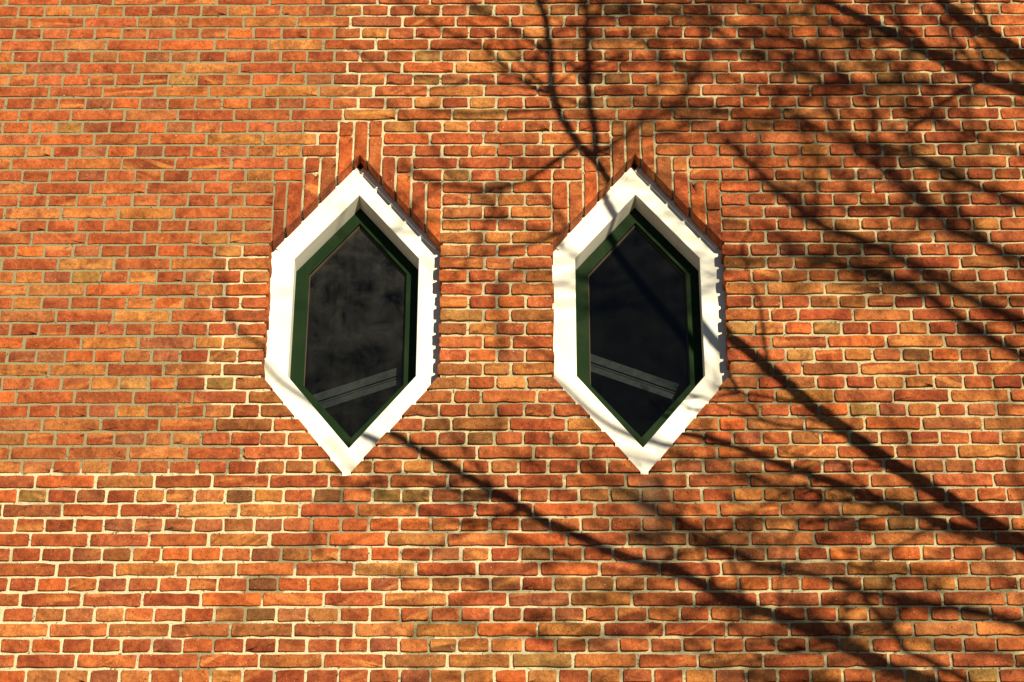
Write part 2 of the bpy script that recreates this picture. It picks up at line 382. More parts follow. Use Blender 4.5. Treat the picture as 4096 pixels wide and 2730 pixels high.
    ([-1985, -1872, -1762, -1651, -1543, -1433, -1328, -1217, -1108, -231, -124, -10, 863, 973, 1082, 1193, 1304, 1413, 1525, 1633, 1745], [0, 0, 0, 0, 1, 2, 0, 5, 2, 7, 5, 1, 7, 5, 7, 0, 5, 1, 1, 7, 0, 5]),
    ([-1925, -1707, -1485, -1264, -1057, -285, -179, 30, 817, 923, 1143, 1366, 1578, 1801], [6, 0, 0, 0, 0, 7, 0, 0, 0, 5, 1, 0, 5, 1, 0]),
    ([-1873, -1762, -1650, -1542, -1430, -1317, -1214, -1109, -1005, -335, -229, -120, -17, 89, 755, 864, 974, 1085, 1195, 1305, 1414, 1527, 1635, 1746], [0, 0, 5, 4, 1, 0, 5, 1, 5, 7, 5, 7, 5, 5, 0, 0, 0, 5, 6, 2, 4, 1, 0, 4, 0]),
    ([-1816, -1596, -1377, -1169, -955, -392, -289, -73, 140, 708, 809, 1027, 1250, 1462, 1690], [7, 1, 0, 5, 7, 0, 3, 7, 5, 1, 6, 7, 1, 6, 7, 7]),
    ([-1869, -1761, -1648, -1540, -1426, -1326, -1219, -1108, -1003, -900, -447, -339, -230, -128, -20, 84, 190, 650, 756, 865, 971, 1083, 1189, 1302, 1413, 1524, 1637, 1750], [7, 5, 0, 5, 4, 7, 1, 0, 0, 0, 1, 0, 4, 3, 0, 5, 0, 0, 0, 4, 0, 7, 6, 7, 0, 5, 0, 0, 0]),
    ([-1922, -1709, -1485, -1268, -1063, -846, -404, -191, 18, 230, 696, 914, 1141, 1356, 1583, 1811], [0, 0, 0, 1, 0, 0, 0, 0, 0, 0, 0, 6, 1, 0, 0, 1, 0]),
    ([-1872, -1760, -1654, -1546, -1437, -1328, -1224, -1113, -1004, -900, -790, -575, -465, -356, -246, -143, -38, 71, 184, 290, 534, 642, 752, 863, 972, 1081, 1190, 1308, 1421, 1530, 1641, 1751], [1, 4, 0, 1, 0, 0, 0, 0, 5, 7, 7, 1, 0, 1, 7, 0, 1, 5, 5, 5, 0, 4, 0, 7, 0, 5, 4, 0, 0, 7, 7, 0, 7]),
    ([-1816, -1595, -1378, -1165, -955, -736, -513, -298, -85, 130, 356, 584, 808, 1029, 1252, 1480, 1706], [0, 6, 1, 5, 5, 5, 0, 0, 0, 5, 0, 0, 0, 7, 0, 0, 0, 0]),
    ([-1875, -1765, -1658, -1549, -1440, -1333, -1225, -1114, -1008, -899, -791, -687, -573, -467, -360, -246, -142, -36, 73, 183, 296, 408, 521, 633, 748, 858, 964, 1078, 1187, 1300, 1415, 1526, 1637, 1748], [6, 2, 5, 4, 5, 1, 7, 1, 3, 1, 0, 3, 0, 2, 2, 7, 3, 0, 0, 5, 7, 3, 7, 0, 0, 1, 7, 5, 7, 0, 1, 0, 0, 0, 0]),
    ([-1925, -1706, -1497, -1283, -1059, -837, -628, -408, -196, 14, 239, 464, 692, 916, 1138, 1361, 1583], [0, 7, 6, 5, 1, 1, 0, 1, 5, 5, 6, 0, 0, 0, 0, 1, 0, 0]),
    ([-1870, -1762, -1655, -1547, -1439, -1330, -1220, -1112, -1000, -896, -790, -685, -581, -469, -357, -250, -142, -33, 77, 187, 295, 410, 526, 636, 745, 855, 973, 1081, 1193, 1299, 1410, 1523, 1636, 1749], [0, 0, 5, 6, 4, 4, 7, 4, 7, 4, 0, 0, 0, 6, 6, 5, 6, 6, 7, 0, 0, 0, 0, 5, 5, 7, 7, 5, 4, 6, 3, 0, 0, 0, 0]),
    ([-1811, -1598, -1377, -1162, -941, -727, -517, -298, -82, 136, 356, 574, 801, 1031, 1245, 1470, 1690], [6, 0, 0, 0, 1, 0, 6, 7, 0, 6, 0, 7, 7, 7, 5, 1, 0, 0]),
    ([-1872, -1764, -1654, -1543, -1437, -1329, -1223, -1113, -1005, -896, -791, -686, -574, -465, -354, -246, -141, -32, 80, 193, 303, 415, 528, 639, 744, 856, 968, 1079, 1191, 1306, 1416, 1528, 1640, 1750], [0, 5, 5, 4, 7, 5, 6, 6, 0, 4, 7, 0, 0, 6, 5, 4, 7, 5, 7, 0, 0, 0, 0, 1, 5, 4, 4, 5, 6, 7, 6, 5, 0, 0, 0]),
    ([-1702, -1491, -1271, -1054, -843, -631, -408, -187, 37, 253, 470, 690, 914, 1141, 1364, 1581], [0, 5, 1, 1, 0, 0, 1, 5, 0, 6, 0, 0, 7, 7, 1, 6, 7]),
    ([-1868, -1766, -1658, -1549, -1440, -1330, -1223, -1118, -1009, -902, -791, -680, -571, -463, -353, -248, -138, -27, 87, 197, 307, 418, 529, 640, 750, 863, 971, 1083, 1194, 1307, 1418, 1531, 1643, 1753], [0, 5, 6, 0, 4, 0, 0, 5, 0, 3, 6, 6, 0, 4, 0, 7, 0, 4, 0, 1, 7, 7, 0, 0, 6, 6, 0, 6, 0, 3, 5, 1, 7, 5, 0]),
    ([-1819, -1600, -1383, -1173, -954, -734, -519, -294, -76, 147, 367, 589, 816, 1038, 1255, 1475, 1700], [0, 5, 0, 5, 6, 6, 0, 7, 5, 4, 1, 0, 0, 0, 0, 0, 0, 1]),
    ([-1880, -1765, -1656, -1549, -1443, -1336, -1230, -1122, -1011, -901, -790, -676, -567, -460, -352, -244, -135, -24, 89, 199, 311, 421, 536, 643, 754, 869, 985, 1095, 1206, 1311, 1424, 1531, 1642, 1754], [0, 0, 7, 4, 1, 0, 0, 6, 7, 3, 4, 7, 0, 0, 0, 0, 0, 0, 5, 4, 0, 0, 1, 0, 0, 1, 0, 0, 1, 7, 6, 0, 3, 0, 0]),
    ([-1706, -1496, -1274, -1061, -838, -620, -405, -187, 30, 260, 479, 700, 921, 1143, 1362, 1579], [1, 0, 1, 7, 7, 0, 1, 1, 6, 1, 0, 0, 0, 0, 0, 1, 1]),
    ([-1764, -1654, -1547, -1442, -1335, -1225, -1118, -1008, -894, -786, -676, -568, -461, -354, -254, -138, -20, 92, 204, 317, 426, 542, 649, 759, 873, 982, 1097, 1207, 1314, 1424, 1533, 1649], [0, 6, 5, 0, 5, 4, 0, 5, 5, 0, 0, 0, 4, 1, 3, 1, 1, 0, 0, 4, 0, 0, 0, 0, 0, 0, 0, 1, 5, 1, 5, 0, 0]),
    ([-1811, -1598, -1381, -1165, -952, -727, -512, -289, -63, 154, 381, 594, 824, 1043, 1265, 1485, 1706], [0, 0, 0, 5, 0, 1, 0, 7, 1, 2, 1, 0, 7, 5, 0, 0, 0, 0]),
    ([-1767, -1656, -1546, -1440, -1332, -1224, -1119, -1007, -895, -784, -671, -563, -454, -343, -233, -122, -9, 101, 212, 323, 434, 543, 650, 761, 871, 985, 1098, 1209, 1317, 1427, 1535, 1643], [6, 7, 1, 4, 7, 0, 0, 1, 5, 5, 0, 0, 0, 4, 1, 1, 6, 1, 0, 1, 0, 0, 1, 4, 7, 0, 1, 0, 0, 1, 0, 2, 0]),
]

# joint lines of the eleven upright bricks over each window (x from the window's centre line)
SOLDIER_X = ([-333, -282, -218, -155, -89, -27, 32, 89, 148, 210, 270, 333],
             [-333, -267, -208, -150, -93, -37, 25, 81, 147, 211, 273, 333])
SOLDIER_TOP = [15, 15, 13, 13, 10, 10, 10, 13, 13, 15, 15]
SOLDIER_CUT = ([-1073, None, -887, None, -700, None, -702, None, -889, None, -1068],
               [-1070, None, -886, None, -704, None, -706, None, -884, None, -1080])
DEEP = 0.100                    # how far the brick reveal runs back


def hexagon(cx, half, apex, shoulder, elbow, tip):
    """clockwise from the apex, millimetres on the wall"""
    return [(cx, apex), (cx + half, shoulder), (cx + half, elbow), (cx, tip), (cx - half, elbow), (cx - half, shoulder)]


OPEN = [hexagon(cx, HALF, APEX, SHOULDER, ELBOW, TIP) for cx in WINDOWS]


def edge_planes(hx):
    """outward half-planes n.p > d of each edge"""
    out = []
    for i in range(6):
        (ax, az), (bx, bz) = hx[i], hx[(i + 1) % 6]
        ex, ez = bx - ax, bz - az
        l = math.hypot(ex, ez)
        nx, nz = -ez / l, ex / l
        out.append((nx, nz, nx * ax + nz * az))
    return out


def clip(poly, nx, nz, d):
    """keep the side n.p > d"""
    res = []
    for i in range(len(poly)):
        a, b = poly[i], poly[(i + 1) % len(poly)]
        da, db = nx * a[0] + nz * a[1] - d, nx * b[0] + nz * b[1] - d
        if da >= 0: res.append(a)
        if (da >= 0) != (db >= 0):
            t = da / (da - db)
            res.append((a[0] + (b[0] - a[0]) * t, a[1] + (b[1] - a[1]) * t))
    return res


def area(p):
    return 0.5 * abs(sum(p[i][0] * p[(i + 1) % len(p)][1] - p[(i + 1) % len(p)][0] * p[i][1] for i in range(len(p))))


def outline(x0, x1, z0, z1, rnd, rad):
    """hand-moulded rectangle: rounded, wavy, slightly out of true; counter-clockwise"""
    w, h = x1 - x0, z1 - z0
    pts = []
    rr = [rad * rnd.uniform(0.5, 1.7) for _ in range(4)]
    rr = [min(r, 0.42 * min(w, h)) for r in rr]
    nx = max(2, int(w / 34)); nz = max(2, int(h / 26)) if h > 60 else 2
    def corner(cx, cz, a0, r):
        for k in range(3):
            a = a0 + k * math.pi / 4
            pts.append((cx + r * math.cos(a), cz + r * math.sin(a)))
    def run(ax, az, bx, bz, n):
        for k in range(1, n):
            t = k / n
            pts.append((ax + (bx - ax) * t, az + (bz - az) * t))
    corner(x0 + rr[0], z0 + rr[0], math.pi, rr[0])
    run(x0 + rr[0], z0, x1 - rr[1], z0, nx)
    corner(x1 - rr[1], z0 + rr[1], -math.pi / 2, rr[1])
    run(x1, z0 + rr[1], x1, z1 - rr[2], nz)
    corner(x1 - rr[2], z1 - rr[2], 0.0, rr[2])
    run(x1 - rr[2], z1, x0 + rr[3], z1, nx)
    corner(x0 + rr[3], z1 - rr[3], math.pi / 2, rr[3])
    run(x0, z1 - rr[3], x0, z0 + rr[3], nz)
    cx, cz = (x0 + x1) / 2, (z0 + z1) / 2
    a = rnd.gauss(0, 0.0045) if w > h else rnd.gauss(0, 0.003)
    off = rnd.uniform(0, 900)
    amp = 1.0 + rad * 0.10
    res = []
    for (x, z) in pts:
        dx, dz = x - cx, z - cz
        x2 = cx + dx - a * dz + mnoise.noise(Vector((x * 0.035, z * 0.035, off))) * amp * 1.9
        z2 = cz + dz + a * dx + mnoise.noise(Vector((x * 0.030, z * 0.030, off + 40))) * amp * 2.6
        if rnd.random() < 0.09:                  # a chipped arris
            x2 += (cx - x2) * rnd.uniform(0, 0.03); z2 += (cz - z2) * rnd.uniform(0.02, 0.16)
        res.append((x2, z2))
    return res


def brick_shape(poly, proud, bevel, back, rnd):
    """verts/faces in metres; the outline is extruded to the wall, its arris worn round, its face a little uneven"""
    n = len(poly)
    cx = sum(p[0] for p in poly) / n; cz = sum(p[1] for p in poly) / n
    xs = [p[0] for p in poly]; zs = [p[1] for p in poly]
    hw, hh = max(4.0, (max(xs) - min(xs)) / 2), max(4.0, (max(zs) - min(zs)) / 2)
    v = []
    off = rnd.uniform(0, 900)
    for (x, z) in poly: v.append((x, back, z))
    for (x, z) in poly: v.append((x, -proud + bevel * 0.95, z))
    for ins, dep in ((0.38, 0.22), (1.6, 0.0)):
        kx, kz = max(0.3, 1 - bevel * ins / hw), max(0.3, 1 - bevel * ins / hh)
        for (x, z) in poly:
            d = mnoise.noise(Vector((x * 0.03, z * 0.04, off))) * 1.3
            v.append((cx + (x - cx) * kx, -proud + bevel * dep + d, cz + (z - cz) * kz))
    v.append((cx, -proud - 0.4 + rnd.uniform(-0.5, 0.5), cz))
    f = []
    for k in range(3):
        o = k * n
        for i in range(n):
            j = (i + 1) % n
            f.append((o + i, o + j, o + n + j, o + n + i))
    c = 4 * n
    for i in range(n):
        f.append((3 * n + i, 3 * n + (i + 1) % n, c))
    vv = [(x / 1000.0, y / 1000.0, Z0 + z / 1000.0) for (x, y, z) in v]
    return vv, f


# ------------------------------------------------------------------ the wall
wall = empty('brick_wall', (0, 0, 0))
tag(wall, 'weathered orange red brick wall with pale mortar around two hexagonal windows', 'wall')


def weathered(x, z):
    """0 = crisp repointed brickwork (upper left), 1 = rounded old brickwork"""
    if z < -2300: return 0.55 if x < -500 else 0.85
    e = -700 if z > -640 else (-900 if z > -1240 else -1200)
    return max(0.0, min(1.0, (x - e + 140) / 280.0))


pieces = []                     # (name, verts, faces, tone, width*height, in view)
XL, XR, ZT, ZB = -3300.0, 3200.0, 790.0, -3920.0


def in_view(x, z):
    s = 1 - 0.178 * (-z) / 3157.0
    return -2215 * s < x < 2075 * s and -3180 < z < 40


def lay(name, x0, x1, z0, z1, ch, planes=(), back=45.0):
    rnd = random.Random(int(x0 * 7 + z0 * 131))
    wth = weathered((x0 + x1) / 2, (z0 + z1) / 2)
    rad = 2.4 + 3.4 * wth
    poly = outline(x0, x1, z0, z1, rnd, rad)
    for pl in planes:
        if pl:
            cut = pl[2] + (rnd.uniform(-1.0, 3.0) if name == 'soldier_brick' else rnd.uniform(-1.0, 6.5))
            poly = clip(poly, pl[0], pl[1], cut)
            if len(poly) < 3 or area(poly) < 350: return
            back = DEEP * 1000
    proud = rnd.uniform(0.2, 2.4) + wth * rnd.uniform(0.4, 3.6)
    bevel = 1.0 + 1.1 * wth * rnd.uniform(0.4, 1.5)
    v, f = brick_shape(poly, proud, bevel, back, rnd)
    a = area(poly)
    cx = sum(p[0] for p in poly) / len(poly); cz = sum(p[1] for p in poly) / len(poly)
    s = 1 + 0.178 * (-cz) / 3157.0
    pieces.append((name, v, f, brick_tone(ch, rnd), a * s * s, in_view(cx, cz)))


def course_data(r):
    """joints and colour letters of course r, carried on past the photographed field by the bond's own rhythm"""
    if 0 <= r < len(COURSES):
        js, tn = list(COURSES[r][0]), COURSES[r][1]
    else:
        src = r % 4 if r < 0 else 48 + (r - 48) % 4
        js = list(COURSES[src][0]); tn = [0] * (len(js) + 1)
    pitch = 220 if r % 2 == 0 else 110
    rnd = random.Random(r * 17 + 5)
    if not 0 <= r < len(COURSES):
        js = [j + rnd.uniform(-5, 5) for j in js]
    letters = (0, 0, 0, 0, 1, 5, 6, 7, 4, 5)
    left, right = [], []
    x = js[0]
    while x > XL: x -= pitch + rnd.uniform(-4, 4); left.append(x)
    x = js[-1]
    while x < XR: x += pitch + rnd.uniform(-4, 4); right.append(x)
    tones = list(tn)
    if not 0 <= r < len(COURSES): tones = [rnd.choice(letters) for _ in tones]
    tones = [rnd.choice(letters) for _ in left[:-1]] + [rnd.choice(letters) if not left[:-1] else tones[0]] + tones[1:-1] + [tones[-1]] + [rnd.choice(letters) for _ in right[:-1]]
    js = left[::-1] + js + right
    while len(tones) < len(js) - 1: tones.append(0)
    return js, tones


def lay_courses():
    for r in range(-12, 65):
        z1 = -COURSE * (r - 1); z0 = z1 - COURSE
        if z0 < ZB or z1 > ZT: continue
        js, tones = course_data(r)
        kind = 'stretcher_brick' if r % 2 == 0 else 'header_brick'
        spans = [(js[i], js[i + 1], tones[i]) for i in range(len(js) - 1)]
        for w in (0, 1):
            cx, hx = WINDOWS[w], OPEN[w]
            pl = edge_planes(hx)
            new = []
            if 11 <= r <= 13: lo, hi = SOLDIER_X[w][4] + cx, SOLDIER_X[w][7] + cx
            elif 14 <= r <= 15: lo, hi = SOLDIER_X[w][2] + cx, SOLDIER_X[w][9] + cx
            elif 16 <= r <= 30: lo, hi = cx - HALF, cx + HALF
            elif 31 <= r <= 37: lo = hi = cx
            else: lo = None
            for sp in spans:
                a, b, t = sp[0], sp[1], sp[2]
                ex = list(sp[3]) if len(sp) > 3 else []
                if lo is None or b < cx - 460 or a > cx + 460:
                    new.append((a, b, t, ex)); continue
                if 31 <= r <= 37:
                    if b <= lo: new.append((a, b, t, ex + [pl[3]]))
                    elif a >= hi: new.append((a, b, t, ex + [pl[2]]))
                    else:
                        new.append((a, lo, t, ex + [pl[3]])); new.append((hi, b, t, ex + [pl[2]]))
                else:
                    if a < lo - 14: new.append((a, lo if b > lo - 22 else b, t, ex + ([pl[4]] if r >= 20 and b > lo - 22 else [])))
                    if b > hi + 14: new.append((hi if a < hi + 22 else a, b, t, ex + ([pl[1]] if r >= 20 and a < hi + 22 else [])))
            spans = new
        rnd = random.Random(r)
        for a, b, t, ex in spans:
            if b - a < 24: continue
            ga, gb = rnd.uniform(4.4, 7.0), rnd.uniform(4.4, 7.0)
            # bricks at a window stop flush with the opening
            for w in (0, 1):
                if r >= 20 and abs(a - (WINDOWS[w] + HALF)) < 1: ga = rnd.uniform(-4.0, 4.5)
                if r >= 20 and abs(b - (WINDOWS[w] - HALF)) < 1: gb = rnd.uniform(-4.0, 4.5)
                if 31 <= r <= 37 and (abs(a - WINDOWS[w]) < 1): ga = 0
                if 31 <= r <= 37 and (abs(b - WINDOWS[w]) < 1): gb = 0
            h = rnd.uniform(-1.2, 1.2)
            touch = [p for p in ex if p and abs(p[0]) < 0.999]       # the sloping sides cut, the upright sides only end
            lay(kind, a + ga, b - gb, z0 + 6.0 + h, z1 - 6.2 + h * 0.6, t, touch, DEEP * 1000 if ex else 45.0)


def lay_soldiers():
    for w in (0, 1):
        cx, hx = WINDOWS[w], OPEN[w]
        pl = edge_planes(hx)
        rnd = random.Random(40 + w)
        for i in range(11):
            a, b = cx + SOLDIER_X[w][i], cx + SOLDIER_X[w][i + 1]
            top = -COURSE * SOLDIER_TOP[i]
            planes = [pl[5]] if (a + b) / 2 < cx else [pl[0]]
            low = SHOULDER - 4
            cut = SOLDIER_CUT[w][i]
            ends = [(low, top)] if cut is None else [(cut, top), (low, cut)]
            for (q0, q1) in ends:
                t = rnd.choice((5, 0, 0, 6, 0, 7, 1) if w else (5, 5, 0, 0, 5, 6, 0))
                xa, xb, za, zb = a + 5.2, b - 5.2, q0 + 3.6, q1 - (5.0 if q1 == top else 3.4)
                if i == 5:      # the key brick is cut to the apex by both slopes: two wings joined at the middle
                    key_brick(xa, xb, zb, cx, rnd, t)
                else:
                    lay('soldier_brick', xa, xb, za, zb, t, planes, DEEP * 1000)


def key_brick(xa, xb, zt, cx, rnd, t):
    """upright brick over the apex, notched by the two slopes"""
    s = (APEX - SHOULDER) / HALF
    zl, zr = APEX - s * (cx - xa), APEX - s * (xb - cx)
    poly = [(xa, zl), (cx, APEX + 2), (xb, zr), (xb, (zr + zt) / 2), (xb - 1, zt - 5), (xb - 6, zt),
            ((xa + xb) / 2, zt + 0.8), (xa + 6, zt), (xa + 1, zt - 5), (xa, (zl + zt) / 2)]
    n = len(poly)
    v = [(x, DEEP * 1000, z) for x, z in poly] + [(x, 0.6, z) for x, z in poly]
    mx, mz = (xa + xb) / 2, (APEX + zt) / 2
    v += [(mx + (x - mx) * 0.93, -2.0, mz + (z - mz) * 0.97) for x, z in poly]
    f = [(k * n + i, k * n + (i + 1) % n, (k + 1) * n + (i + 1) % n, (k + 1) * n + i) for k in range(2) for i in range(n)]
    v.append((mx, -2.2, mz))
    f += [(2 * n + i, 2 * n + (i + 1) % n, 3 * n) for i in range(n)]
    vv = [(x / 1000, y / 1000, Z0 + z / 1000) for x, y, z in v]
    pieces.append(('soldier_brick', vv, f, brick_tone(t, rnd), 60 * 170, True))


lay_courses()
lay_soldiers()

# the 300 largest of each kind of brick in view are objects of their own, what is left is one joined part
rest_v, rest_f, rest_t = [], [], []
for kind in ('stretcher_brick', 'header_brick', 'soldier_brick'):
    mine = sorted([p for p in pieces if p[0] == kind], key=lambda p: (not p[5], -p[4]))
    for k, (nm, v, f, tone, a, seen) in enumerate(mine):
        if k < 300 and seen:
            ob = mesh_obj(nm, v, f, M_BRICK, wall, True, tone)
            nside = (len(v) - 1) // (3 if nm == 'soldier_brick' and len(v) == 31 else 4)
            ob.data.polygons.foreach_set('use_smooth', [i >= nside for i in range(len(f))])
        else:
            o = len(rest_v)
            rest_v += v; rest_t += [tone] * len(v)
            rest_f += [tuple(i + o for i in q) for q in f]
rest = mesh_obj('bricks', rest_v, rest_f, M_BRICK, wall, True, rest_t)
tag(rest, kind='stuff')

# ---- mortar: a sheet a little behind the brick faces, holed for the windows
GREY_SPOTS = [  # repointed grey patches: x, z, half width, half height (mm)
    (1000, -760, 420, 170), (760, -1010, 160, 120), (1150, -120, 260, 210), (860, -1880, 130, 260), (720, -2150, 120, 120),
    (880, -2460, 280, 200), (430, -2420, 150, 170), (-700, -2480, 130, 130), (-850, -2640, 110, 60), (-950, -2760, 90, 60),
    (-1040, -2860, 90, 60), (-1120, -2970, 90, 60), (-1180, -3080, 90, 60), (-330, -2900, 180, 50), (-380, -3040, 60, 120),
    (60, -3000, 70, 60), (1400, -2950, 160, 90), (1650, -2900, 120, 160), (480, -560, 200, 120)]


def grey_zone(x, z):
    if z > -640: g = (-735 - x) / 90.0
    elif z > -1240: g = (-880 - x) / 60.0
    elif z > -1860: g = (-1190 - x) / 140.0
    elif z > -2285: g = (-1230 - x + (z + 1860) * -0.6) / 160.0
    else: g = -1.0
    g = max(-0.15, min(1.0, g + 0.3))
    for (cx, cz, rx, rz) in GREY_SPOTS:
        d = ((x - cx) / rx) ** 2 + ((z - cz) / rz) ** 2
        if d < 1.6: g = max(g, min(1.0, 1.35 - d * 0.9))
    return max(0.0, g)


def build_mortar():
    G = 32.0
    rnd = random.Random(3)
    pts, edges = [], []
    holes = [hexagon(cx, HALF + 9, APEX + 17, SHOULDER + 5, ELBOW - 5, TIP - 15) for cx in WINDOWS]
    holep = [edge_planes(h) for h in holes]
    def inside(x, z, grow=0.0):
        return any(all(nx * x + nz * z < d + grow for nx, nz, d in pl) for pl in holep)
    nx, nz = int((XR - XL) / G), int((ZT - ZB) / G)
    for i in range(nx + 1):
        for j in range(nz + 1):
            x, z = XL + (XR - XL) * i / nx, ZB + (ZT - ZB) * j / nz
            if 0 < i < nx and 0 < j < nz:
                x += rnd.uniform(-6, 6); z += rnd.uniform(-6, 6)
            if not inside(x, z, 8.0): pts.append(Vector((x, z)))
    rims = []
    for h in holes:
        first = len(pts); ring = []
        for k in range(6):
            (ax, az), (bx, bz) = h[k], h[(k + 1) % 6]
            n = max(2, int(math.hypot(bx - ax, bz - az) / 30))
            for q in range(n):
                ring.append(len(pts)); pts.append(Vector((ax + (bx - ax) * q / n, az + (bz - az) * q / n)))
        edges += [(ring[k], ring[(k + 1) % len(ring)]) for k in range(len(ring))]
        rims.append([tuple(pts[k]) for k in ring])
    v2, e2, f2, _, _, _ = delaunay_2d_cdt(pts, edges, [], 0, 1e-5)
    faces = []
    for f in f2:
        c = sum((v2[i] for i in f), Vector((0, 0))) / len(f)
        if not inside(c.x, c.y, -0.5):
            a, b, c3 = v2[f[0]], v2[f[1]], v2[f[2]]
            if (b - a).cross(c3 - a) < 0: f = f[::-1]
            faces.append(tuple(f))
    verts, tone = [], []
    def vert(x, z, y=None):
        wv = weathered(x, z)
        dep = 2.6 + 2.9 * wv + 2.2 * mnoise.noise(Vector((x * 0.012, z * 0.02, 3.0))) + rnd.uniform(-0.5, 0.5)
        verts.append((x / 1000, (dep if y is None else y) / 1000, Z0 + z / 1000))
        dull = max(0.0, min(1.0, (x + 900) / 900.0)) if z > -2290 else max(0.0, min(1.0, (x + 300) / 900.0))
        tone.append((grey_zone(x, z), 0.25 + 0.60 * wv, dull, 1))
    for p in v2: vert(p.x, p.y)
    for ring in rims:
        o = len(verts); n = len(ring)
        for (x, z) in ring: vert(x, z)
        for (x, z) in ring: vert(x, z, 112.0)
        faces += [(o + k, o + (k + 1) % n, o + n + (k + 1) % n, o + n + k) for k in range(n)]
    mesh_obj('mortar', verts, faces, M_MORTAR, wall, True, tone)


build_mortar()

# ---- the rest of the wall beyond the photographed field, down to the ground
x0, x1, za, zb = XL / 1000 + 0.02, XR / 1000 - 0.02, Z0 + ZB / 1000 + 0.02, Z0 + ZT / 1000 - 0.02
WX, WZ, T = 8.0, 12.6, 0.006
bv, bf = [], []
for (ax, bx, az, bz) in ((-WX, x0, 0, WZ), (x1, WX, 0, WZ), (x0, x1, 0, za), (x0, x1, zb, WZ)):
    o = len(bv)
    bv += [(ax, T, az), (bx, T, az), (bx, T, bz), (ax, T, bz), (ax, 0.33, az), (bx, 0.33, az), (bx, 0.33, bz), (ax, 0.33, bz)]
    bf += [tuple(i + o for i in q) for q in ((0, 1, 2, 3), (5, 4, 7, 6), (4, 0, 3, 7), (1, 5, 6, 2), (3, 2, 6, 7), (4, 5, 1, 0))]
mesh_obj('plain_brickwork', bv, bf, M_FAR, wall)

# ------------------------------------------------------------------ windows
D1, D2, D3 = 0.064, 0.150, 0.169          # front of the white surround, of the green sash, of the pane
FRAME = (243.0, -949.0, -1263.0, -1817.0, -2141.0)
SASH_OUT = (250.0, -939.0, -1260.0, -1820.0, -2151.0)
GLASS = (191.0, -1026.0, -1274.0, -1799.0, -2040.0)
SURR_OUT = (362.0, -752.0, -1220.0, -1878.0, -2348.0)
BEAD = (187.5, -1033.0, -1277.5, -1799.5, -2037.0)
PANE = (196.0, -1022.0, -1274.0, -1803.0, -2049.0)


def ring_boards(name, outer, inner, yf, yb, mat, parent, cx0, bev=2.0, gap=0.35):
    """six mitred boards between two hexagons, one object each; edges eased"""
    ho, hi = hexagon(0, *outer), hexagon(0, *inner)
    res = []
    for k in range(6):
        o0, o1, i0, i1 = ho[k], ho[(k + 1) % 6], hi[k], hi[(k + 1) % 6]
        ex, ez = i1[0] - i0[0], i1[1] - i0[1]
        l = math.hypot(ex, ez); ex, ez = ex / l, ez / l
        nx, nz = -ez, ex                                   # outward
        o0 = (o0[0] + ex * gap, o0[1] + ez * gap); o1 = (o1[0] - ex * gap, o1[1] - ez * gap)
        i0 = (i0[0] + ex * gap, i0[1] + ez * gap); i1 = (i1[0] - ex * gap, i1[1] - ez * gap)
        sec = [(0.0, yb), (0.0, yf + bev / 1000), (bev * 0.3, yf + bev / 3000), (bev, yf)]
        v = []
        N = 9
        for q in range(N + 1):
            t = q / N
            a = (i0[0] + (i1[0] - i0[0]) * t, i0[1] + (i1[1] - i0[1]) * t)
            b = (o0[0] + (o1[0] - o0[0]) * t, o0[1] + (o1[1] - o0[1]) * t)
            wob = R.gauss(0, 0.0003)
            L = math.hypot(b[0] - a[0], b[1] - a[1])
            for (d, y) in sec:
                s = d / L
                v.append(((cx0 + a[0] + (b[0] - a[0]) * s) / 1000, y + wob, Z0 + (a[1] + (b[1] - a[1]) * s) / 1000))
            v.append(((cx0 + b[0]) / 1000, yf + wob, Z0 + b[1] / 1000))
            v.append(((cx0 + b[0]) / 1000, yb, Z0 + b[1] / 1000))
        f = []
        for q in range(N):
            for s in range(6):
                a, b = q * 6 + s, q * 6 + (s + 1) % 6
                f.append((a, b, b + 6, a + 6))
        f.append(tuple(range(5, -1, -1))); f.append(tuple(range(N * 6, N * 6 + 6)))
        res.append(mesh_obj(name, v, f, mat, parent))
    return res


def drip(side, parent, cx0):
    """moulded lip nailed along an upper board, its lower end split"""
    ho, hi = hexagon(0, *SURR_OUT), hexagon(0, *FRAME)
    a, b = ho[0], (ho[1] if side > 0 else ho[5])
    ex, ez = b[0] - a[0], b[1] - a[1]
    l = math.hypot(ex, ez); ex, ez = ex / l, ez / l
    nx, nz = (-ez, ex) if side < 0 else (ez, -ex)          # towards the middle of the window
    v = []
    N = 10
    for q in range(N + 1):
        t = 6 + (l - 36) * q / N
        p = (a[0] + ex * t, a[1] + ez * t)
        w = 50 + (R.uniform(-5, -1) if q == N else R.uniform(-0.4, 0.4))
        for (d, y) in ((8, D1 - 0.0005), (8, D1 - 0.006), (w - 3, D1 - 0.006), (w, D1 - 0.003), (w, D1 - 0.0005)):
            v.append(((cx0 + p[0] + nx * d) / 1000, y, Z0 + (p[1] + nz * d) / 1000))
    f = []
    for q in range(N):
        for s in range(5):
            x, y = q * 5 + s, q * 5 + (s + 1) % 5
            f.append((x, y, y + 5, x + 5))
    f.append((4, 3, 2, 1, 0)); f.append(tuple(range(N * 5, N * 5 + 5)))
    mesh_obj('drip_lip', v, f, M_WHITE, parent)


def flat_hex(name, hx, y0, y1, mat, parent, cx0):
    h = hexagon(cx0, *hx)
    v = [(x / 1000, y0, Z0 + z / 1000) for x, z in h] + [(x / 1000, y1, Z0 + z / 1000) for x, z in h]
    f = [(0, 1, 2, 3, 4, 5), (11, 10, 9, 8, 7, 6)] + [(k, k + 6, (k + 1) % 6 + 6, (k + 1) % 6) for k in range(6)]
    return mesh_obj(name, v, f, mat, parent)


